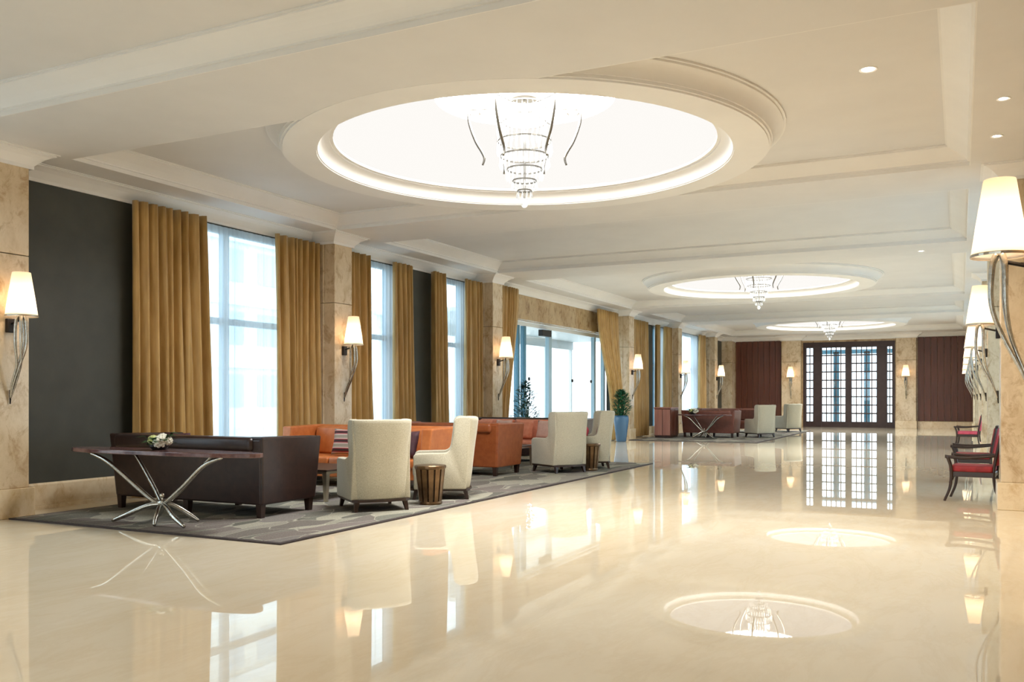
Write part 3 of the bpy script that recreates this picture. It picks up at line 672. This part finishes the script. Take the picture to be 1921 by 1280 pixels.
# ------------------------------------------------------------------ console table with branching legs
def console(loc, rz, label):
    o = empty('console_table', (loc[0], loc[1], RZ), rz, label, 'console table', 'branch legged consoles')
    n = 40; poly = []
    for k in range(n):
        a = 2 * PI * k / n; ca, sa = math.cos(a), math.sin(a); poly.append((1.4 * math.copysign(abs(ca) ** .8, ca), .25 * math.copysign(abs(sa) ** .8, sa)))
    MB().prism(poly, 'z', .755, .80).build('top', 'table_marble', o, bevel=.008)
    def br(pts, r): MB().tube(sm(pts, 7), [r * .8 + r * .5 * math.sin(PI * i / (7 * (len(pts) - 1))) for i in range(7 * (len(pts) - 1) + 1)], 8).build('branch_leg', 'hammered_steel', o, smooth=True)
    for sx in (-1, 1):
        br([(sx * 1.0, -.13, .755), (sx * .72, -.11, .655), (sx * .38, -.06, .42), (sx * .10, -.03, .24), (-sx * .02, 0, .20)], .022)
        br([(sx * .60, .14, .755), (sx * .42, .12, .58), (sx * .20, .08, .36), (sx * .06, .03, .24), (-sx * .03, 0, .21)], .02)
        br([(-sx * .02, 0, .21), (sx * .14, -.07, .19), (sx * .34, -.15, .10), (sx * .54, -.2, .018)], .024)
        br([(-sx * .02, 0, .21), (sx * .08, .08, .19), (sx * .2, .17, .10), (sx * .32, .22, .018)], .022)
    br([(.0, 0, .21), (.06, -.10, .17), (.12, -.2, .08), (.17, -.26, .018)], .022)
    MB().ball((0, 0, .22), .045, 12, 8, (1.5, 1, .9)).build('hub', 'hammered_steel', o, smooth=True)
    MB().ball((.0, 0, .30), .028, 10, 8).build('finial', 'silver_metal', o, smooth=True); MB().tube([(0, 0, .24), (0, 0, .29)], .008, 6).build('finial_stem', 'silver_metal', o); return o
console((-7.84, 7.12), 0, 'dark red marble console with branching steel legs behind the dark sofa')
console((-7.72, 30.0), 0, 'far console with branching steel legs behind the brown sofa, beside the wooden desk').scale = (.66, .9, 1)

# flower bowls
def flowers(loc, label, s=1.):
    o = empty('flower_arrangement', loc, 0, label, 'flowers', 'flower bowls'); rnd = random.Random(5)
    MB().lathe([(.001, 0), (.07 * s, 0), (.10 * s, .03 * s), (.11 * s, .06 * s), (.10 * s, .06 * s), (.001, .05 * s)], 20).build('bowl', 'dark_metal', o, smooth=True)
    for k, (x, y, z, r, mt) in enumerate(((-.05, -.04, .105, .055, 'petal_green'), (.06, -.05, .09, .068, 'petal_white'), (.01, .04, .12, .058, 'petal_white'), (.10, .03, .10, .05, 'petal_white'), (-.10, .02, .09, .045, 'petal_green'))):
        mb = MB()
        for q in range(34):
            ph = math.acos(1 - 2 * (q + .5) / 34); th = 2.399 * q; d = Vector((math.sin(ph) * math.cos(th), math.sin(ph) * math.sin(th), math.cos(ph)))
            mb.ball(Vector((x, y, z)) * s + d * r * s * .8, r * s * .32, 6, 4)
        mb.ball(Vector((x, y, z)) * s, r * s * .8, 8, 6).build('blossom', mt, o, smooth=True)
    for k in range(18):
        a = 2 * PI * k / 18 + rnd.uniform(-.2, .2); L = rnd.uniform(.13, .2) * s; w = .042 * s; z0 = .06 * s; dz = rnd.uniform(-.02, .12) * s
        ca, sa = math.cos(a), math.sin(a); r0 = .06 * s
        P = lambda r, t, z: (ca * r - sa * t, sa * r + ca * t, z)
        MB().add([P(r0, 0, z0), P(r0 + L * .5, w, z0 + dz + .02 * s), P(r0 + L, 0, z0 + dz), P(r0 + L * .5, -w, z0 + dz + .02 * s), P(r0 + L * .5, 0, z0 + dz + .012 * s)], [(0, 1, 4), (1, 2, 4), (2, 3, 4), (3, 0, 4)]).build('leaf', 'leaf_dark', o)
flowers((-7.92, 7.15, RZ + .80), 'low bowl of white hydrangeas with green leaves on the near marble console', 1.0)
flowers((-8.1, 30.0, RZ + .80), 'small bowl of white flowers on the far console', 1.15)

# ------------------------------------------------------------------ red armchairs on the right
def red_chair(loc, rz, label, mat='red_velvet'):
    o = empty('wooden_armchair', (loc[0], loc[1], 0), rz, label, 'armchair', 'red armchairs')
    def sq(a, b_, r0, r1, name): # tapered square bar
        MB().tube(sm(a, 5) if b_ else a, [r0 + (r1 - r0) * i / ((5 * (len(a) - 1)) if b_ else (len(a) - 1)) for i in range((5 * (len(a) - 1) + 1) if b_ else len(a))], 6).build(name, 'dark_wood', o, smooth=True)
    for s in (-1, 1):
        sq([(s * .29, .34, 0), (s * .285, .27, .2), (s * .285, .26, .44), (s * .30, .30, .60)], True, .018, .026, 'front_leg')
        sq([(s * .25, -.33, 0), (s * .25, -.26, .2), (s * .25, -.25, .45), (s * .25, -.33, .90)], True, .018, .02, 'rear_leg')
        sq([(s * .30, .33, .60), (s * .305, .12, .585), (s * .28, -.1, .60), (s * .25, -.27, .62)], True, .024, .018, 'arm_rail')
    MB().box(-.28, .28, -.25, .27, .33, .40).build('seat_rail', 'dark_wood', o, bevel=.01)
    MB().box(-.275, .275, -.24, .29, .385, .48).build('seat', mat, o, smooth=True, bevel=.035, seg=3)
    bk = MB().box(-.235, .235, -.04, .04, 0, .42).build('backrest', mat, o, smooth=True, bevel=.03, seg=3, loc=(0, -.265, .49)); bk.rotation_euler = (.17, 0, 0)
    tr = MB().box(-.25, .25, -.022, .022, -.02, .02).build('top_rail', 'dark_wood', o, bevel=.008, loc=(0, -.335, .915))
red_chair((.18, 13.72), face(-1, .12), 'nearest red upholstered armchair with dark wooden arms, half hidden by the right pillar')
red_chair((.2, 16.6), face(-1, .05), 'second red armchair just behind the nearest one')
red_chair((.2, 27.2), face(-1, .1), 'farthest armchair with a pinkish red seat on the right', 'pink_velvet')

# ------------------------------------------------------------------ plants
def plant(loc, label, vh, vr, vmat, hgt, spread, n, lmat, ll, seed, name):
    o = empty(name, loc, 0, label, 'plant', 'potted plants'); rnd = random.Random(seed)
    MB().lathe([(.001, 0), (vr * .62, 0), (vr * .68, .03), (vr * .84, vh * .45), (vr, vh * .82), (vr * .98, vh * .93), (vr * .9, vh), (vr * .82, vh), (vr * .82, vh - .06), (.001, vh - .06)], 28).build('pot', vmat, o, smooth=True)
    MB().disc(vr * .82, vh - .05, 20).build('soil', 'soil', o)
    st = MB(); lv = MB()
    for k in range(12):
        a = rnd.uniform(0, 2 * PI); r = spread * rnd.uniform(.1, .6); top = Vector((r * math.cos(a), r * math.sin(a), vh + hgt * rnd.uniform(.5, .95))); b0 = Vector((.05 * math.cos(a), .05 * math.sin(a), vh - .05))
        mid = (b0 + top) / 2 + Vector((0, 0, .05)); st.tube([b0, mid, top], [.01, .008, .004], 5)
    for k in range(n):
        u = rnd.random(); z = vh - .02 + hgt * u; r = spread * (math.sin(PI * min(1, .18 + u * .82)) ** .7) * rnd.uniform(.25, 1); a = rnd.uniform(0, 2 * PI)
        p = Vector((r * math.cos(a), r * math.sin(a), z)); d = Vector((math.cos(a), math.sin(a), rnd.uniform(-.3, 1.0))).normalized(); sd = d.cross(Vector((0, 0, 1))).normalized(); L = ll * rnd.uniform(.7, 1.3); w = L * .2
        up = sd.cross(d); q = p + d * L
        lv.add([p, p + d * L * .45 + sd * w, q - up * L * .1, p + d * L * .45 - sd * w, p + d * L * .5 + up * L * .05], [(0, 1, 4), (1, 2, 4), (2, 3, 4), (3, 0, 4)])
    st.build('stems', 'leaf_dark', o); tag(lv.build('foliage', lmat, o, fix=False), kind='stuff')
plant((-9.5, 26.72, 0), 'bushy green plant in a tall blue glazed vase beside the far entrance drape', .82, .235, 'blue_glaze', .80, .27, 900, 'leaf_green', .13, 3, 'potted_plant')
plant((-9.28, 19.35, 0), 'airy blue-green plant in front of the glass entrance behind the sofa', .55, .22, 'dark_metal', 1.22, .34, 900, 'leaf_blue_green', .11, 4, 'potted_plant')
plant((.82, 28.2+2.0, 0), 'green plant in a blue vase behind the right-hand pillars', .72, .22, 'blue_glaze', .55, .24, 300, 'leaf_green', .14, 6, 'potted_plant')

# ------------------------------------------------------------------ wooden reception desk in the far group
def desk(loc, label):
    o = empty('reception_desk', loc, 0, label, 'desk')
    w, d, h = .30, .48, 1.03
    MB().box(-w + .02, w - .02, -d + .02, d - .02, .06, h - .04).build('body', 'walnut', o)
    MB().box(-w, w, -d, d, h - .04, h).build('top', 'desk_wood', o, bevel=.006, seg=1)
    MB().box(-w + .04, w - .04, -d + .04, d - .04, 0, .06).build('plinth', 'dark_wood', o)
    for k in range(2): x = -w + .02 + (2 * w - .04) * (k + .5) / 2; MB().box(-.13, .13, -.02, 0, .09, h - .07).build('front_panel', 'desk_wood', o, loc=(x, -d + .02, 0), bevel=.006, seg=1)
    for k in range(2): y = -d + .02 + (2 * d - .04) * (k + .5) / 2; MB().box(0, .02, -.21, .21, .09, h - .07).build('side_panel', 'walnut', o, loc=(w - .02, y, 0), bevel=.006, seg=1)
desk((-9.02, 29.95, .018), 'reddish brown wooden desk standing at the near corner of the far seating group')

# ------------------------------------------------------------------ wall lamps
def sconce():
    o = empty('wall_lamp', (0, 0, 0)); c = .22
    MB().lathe([(.172, .94), (.168, .96), (.098, 1.43), (.095, 1.44)], 32, (0, c, 0)).build('lamp_shade', 'lamp_fabric', o, smooth=True)
    fr = MB().lathe([(.174, .935), (.175, .95), (.171, .955)], 32, (0, c, 0))
    fr.build('shade_rim', 'silver_metal', o)
    MB().ball((0, c, 1.08), .035, 10, 8, (1, 1, 1.3)).build('bulb', 'bulb', o, smooth=True)
    MB().tube([(0, c, .93), (0, c, 1.04)], .018, 8).build('socket', 'chrome', o)
    MB().box(-.05, .05, 0, .05, .76, .92).build('wall_bracket', 'dark_metal', o, bevel=.008)
    MB().tube([(0, .04, .86), (0, c - .03, .90)], .014, 6).build('bracket_arm', 'dark_metal', o)
    for dx, dy, b in ((-.045, -.03, .05), (.045, -.03, -.03), (-.022, .045, .02), (.032, .042, -.06)):
        pts = sm([(dx * .5, c + dy * .5, .95), (dx * 1.1, c + dy, .86), (dx * 1.2, c + dy * 1.1, .62), (dx * .6 + b * .5, c - .05 + dy * .6, .40), (b * .35, .08 + dy * .2, .17), (0, .025, 0)], 5)
        k = len(pts); MB().tube(pts, [.021 - .013 * i / (k - 1) for i in range(k)], 7).build('stem', 'hammered_steel', o, smooth=True)
    MB().tube([(0, .03, .10), (0, .02, -.06)], [.016, .007], 7).build('tip', 'dark_metal', o, smooth=True)
    ld = bpy.data.lights.new('lamp_bulb', 'POINT'); ld.energy = LAMP_W; ld.color = (1, .80, .60); ld.shadow_soft_size = .04
    lo = bpy.data.objects.new('bulb_light', ld); C.objects.link(lo); lo.parent = o; lo.location = (0, c, 1.10)
    return o
proto = None
def lamp(x, y, rz, label):
    global proto
    if proto is None: proto = sconce(); o = proto
    else: o = copy_tree(proto)
    o.location = (x, y, 1.38); o.rotation_euler = (0, 0, rz); tag(o, label, 'wall lamp', 'conical shade wall lamps')
for q in PLY: lamp(FX, q, -PI / 2, 'wall lamp on the pillar ' + LN[q].replace('second after', 'standing second after'))
for i, q in enumerate(PRY): lamp(RX, q, PI / 2, 'cone shaded wall lamp on the %s right-hand pillar from the near end' % ords[i])
for i, (cx, hw) in enumerate(fpil): lamp(cx, YF - .26, PI, 'cone shaded wall lamp on the end wall pillar %s of the lattice doors' % ('left', 'right')[i])

# ------------------------------------------------------------------ chandeliers
def chandelier():
    o = empty('chandelier', (0, 0, 0)); rnd = random.Random(2); zt = 1.34       # tip at 0, dome oculus at zt
    MB().lathe([(.001, zt - .04), (.16, zt - .04), (.18, zt - .02), (.18, zt), (.001, zt)], 28).build('canopy', 'trim_paint', o, smooth=False)
    MB().tube([(0, 0, .1), (0, 0, zt - .03)], .015, 8).build('rod', 'chrome', o)
    for z, r in ((1.22, .27), (1.02, .27), (.78, .33), (.60, .30), (.44, .22), (.30, .15), (.18, .09)):
        MB().lathe([(r - .012, z), (r, z), (r, z + .015), (r - .012, z + .015), (r - .012, z)], 28).build('tier_ring', 'dark_nickel', o)
    for z, r, n, L in ((1.22, .27, 26, .19), (1.02, .27, 26, .19), (.78, .33, 30, .17), (.60, .30, 28, .15), (.44, .22, 22, .13), (.30, .15, 16, .11), (.18, .09, 10, .10)):
        mb = MB()
        for k in range(n):
            a = 2 * PI * k / n; x, y = r * math.cos(a), r * math.sin(a); w = .014
            mb.add([(x, y, z), (x + w, y, z - L * .7), (x, y + w, z - L * .7), (x - w, y, z - L * .7), (x, y - w, z - L * .7), (x, y, z - L)], [(0, 1, 2), (0, 2, 3), (0, 3, 4), (0, 4, 1), (5, 2, 1), (5, 3, 2), (5, 4, 3), (5, 1, 4)])
        mb.build('crystal_tier', 'crystal', o)
    MB().ball((0, 0, .03), .045, 12, 8, (1, 1, 1.1)).build('crystal_ball', 'crystal', o, smooth=True)
    for k in range(6):
        a = 2 * PI * k / 6; ca, sa = math.cos(a), math.sin(a)
        P = lambda r, z: (ca * r, sa * r, z)
        pts = sm([P(.68, 1.36), P(.68, 1.20), P(.675, 1.02), P(.60, .80), P(.52, .66), P(.49, .58), P(.51, .50)], 5); n = len(pts)
        arm = MB().tube(pts, [.012 + .006 * math.sin(PI * i / (n - 1)) for i in range(n)], 7).build('arm', 'dark_nickel', o, smooth=True)
        MB().tube([P(.68, 1.17), P(.28, 1.19)], .007, 6).build('strut', 'dark_nickel', arm)
    return o
ch = None
for cy, lab in ((9.87, 'largest crystal chandelier with curved chrome arms, nearest the camera'), (24.1, 'middle crystal chandelier below the second ceiling ring'), (38.4, 'farthest crystal chandelier in front of the lattice doors')):
    if ch is None: ch = chandelier(); o = ch
    else: o = copy_tree(ch)
    o.location = (RCX, cy, 3.725); o.rotation_euler = (0, 0, math.radians(26.5)); tag(o, lab, 'chandelier', 'crystal chandeliers')

# ------------------------------------------------------------------ recessed downlights
def downlight(x, y, z, label, r=.055, w=DOWN_W):
    o = empty('downlight', (x, y, z), 0, label, 'ceiling light', 'recessed downlights')
    MB().lathe([(r, -.002), (r + .02, -.008), (r + .025, -.003), (r + .025, .0)], 24).build('trim_ring', 'trim_paint', o)
    MB().disc(r, -.003, 20).build('lens', 'down_lens', o)
    ld = bpy.data.lights.new('downlight_beam', 'SPOT'); ld.energy = w; ld.color = (1, .86, .68); ld.spot_size = math.radians(110); ld.spot_blend = .9; ld.shadow_soft_size = .05
    lo = bpy.data.objects.new('beam', ld); C.objects.link(lo); lo.parent = o; lo.location = (0, 0, -.03)
downlight(-.78, 9.11, ZT, 'bright recessed downlight in the nearest coffer, right of the big ring', .06)
downlight(.37, 9.84, ZS, 'small downlight on the right soffit, nearer of the two', .04)
downlight(.36, 11.22, ZS, 'small downlight on the right soffit, farther of the two', .04)
downlight(-.69, 19.4, ZS, 'small downlight on the beam before the second ring', .04)
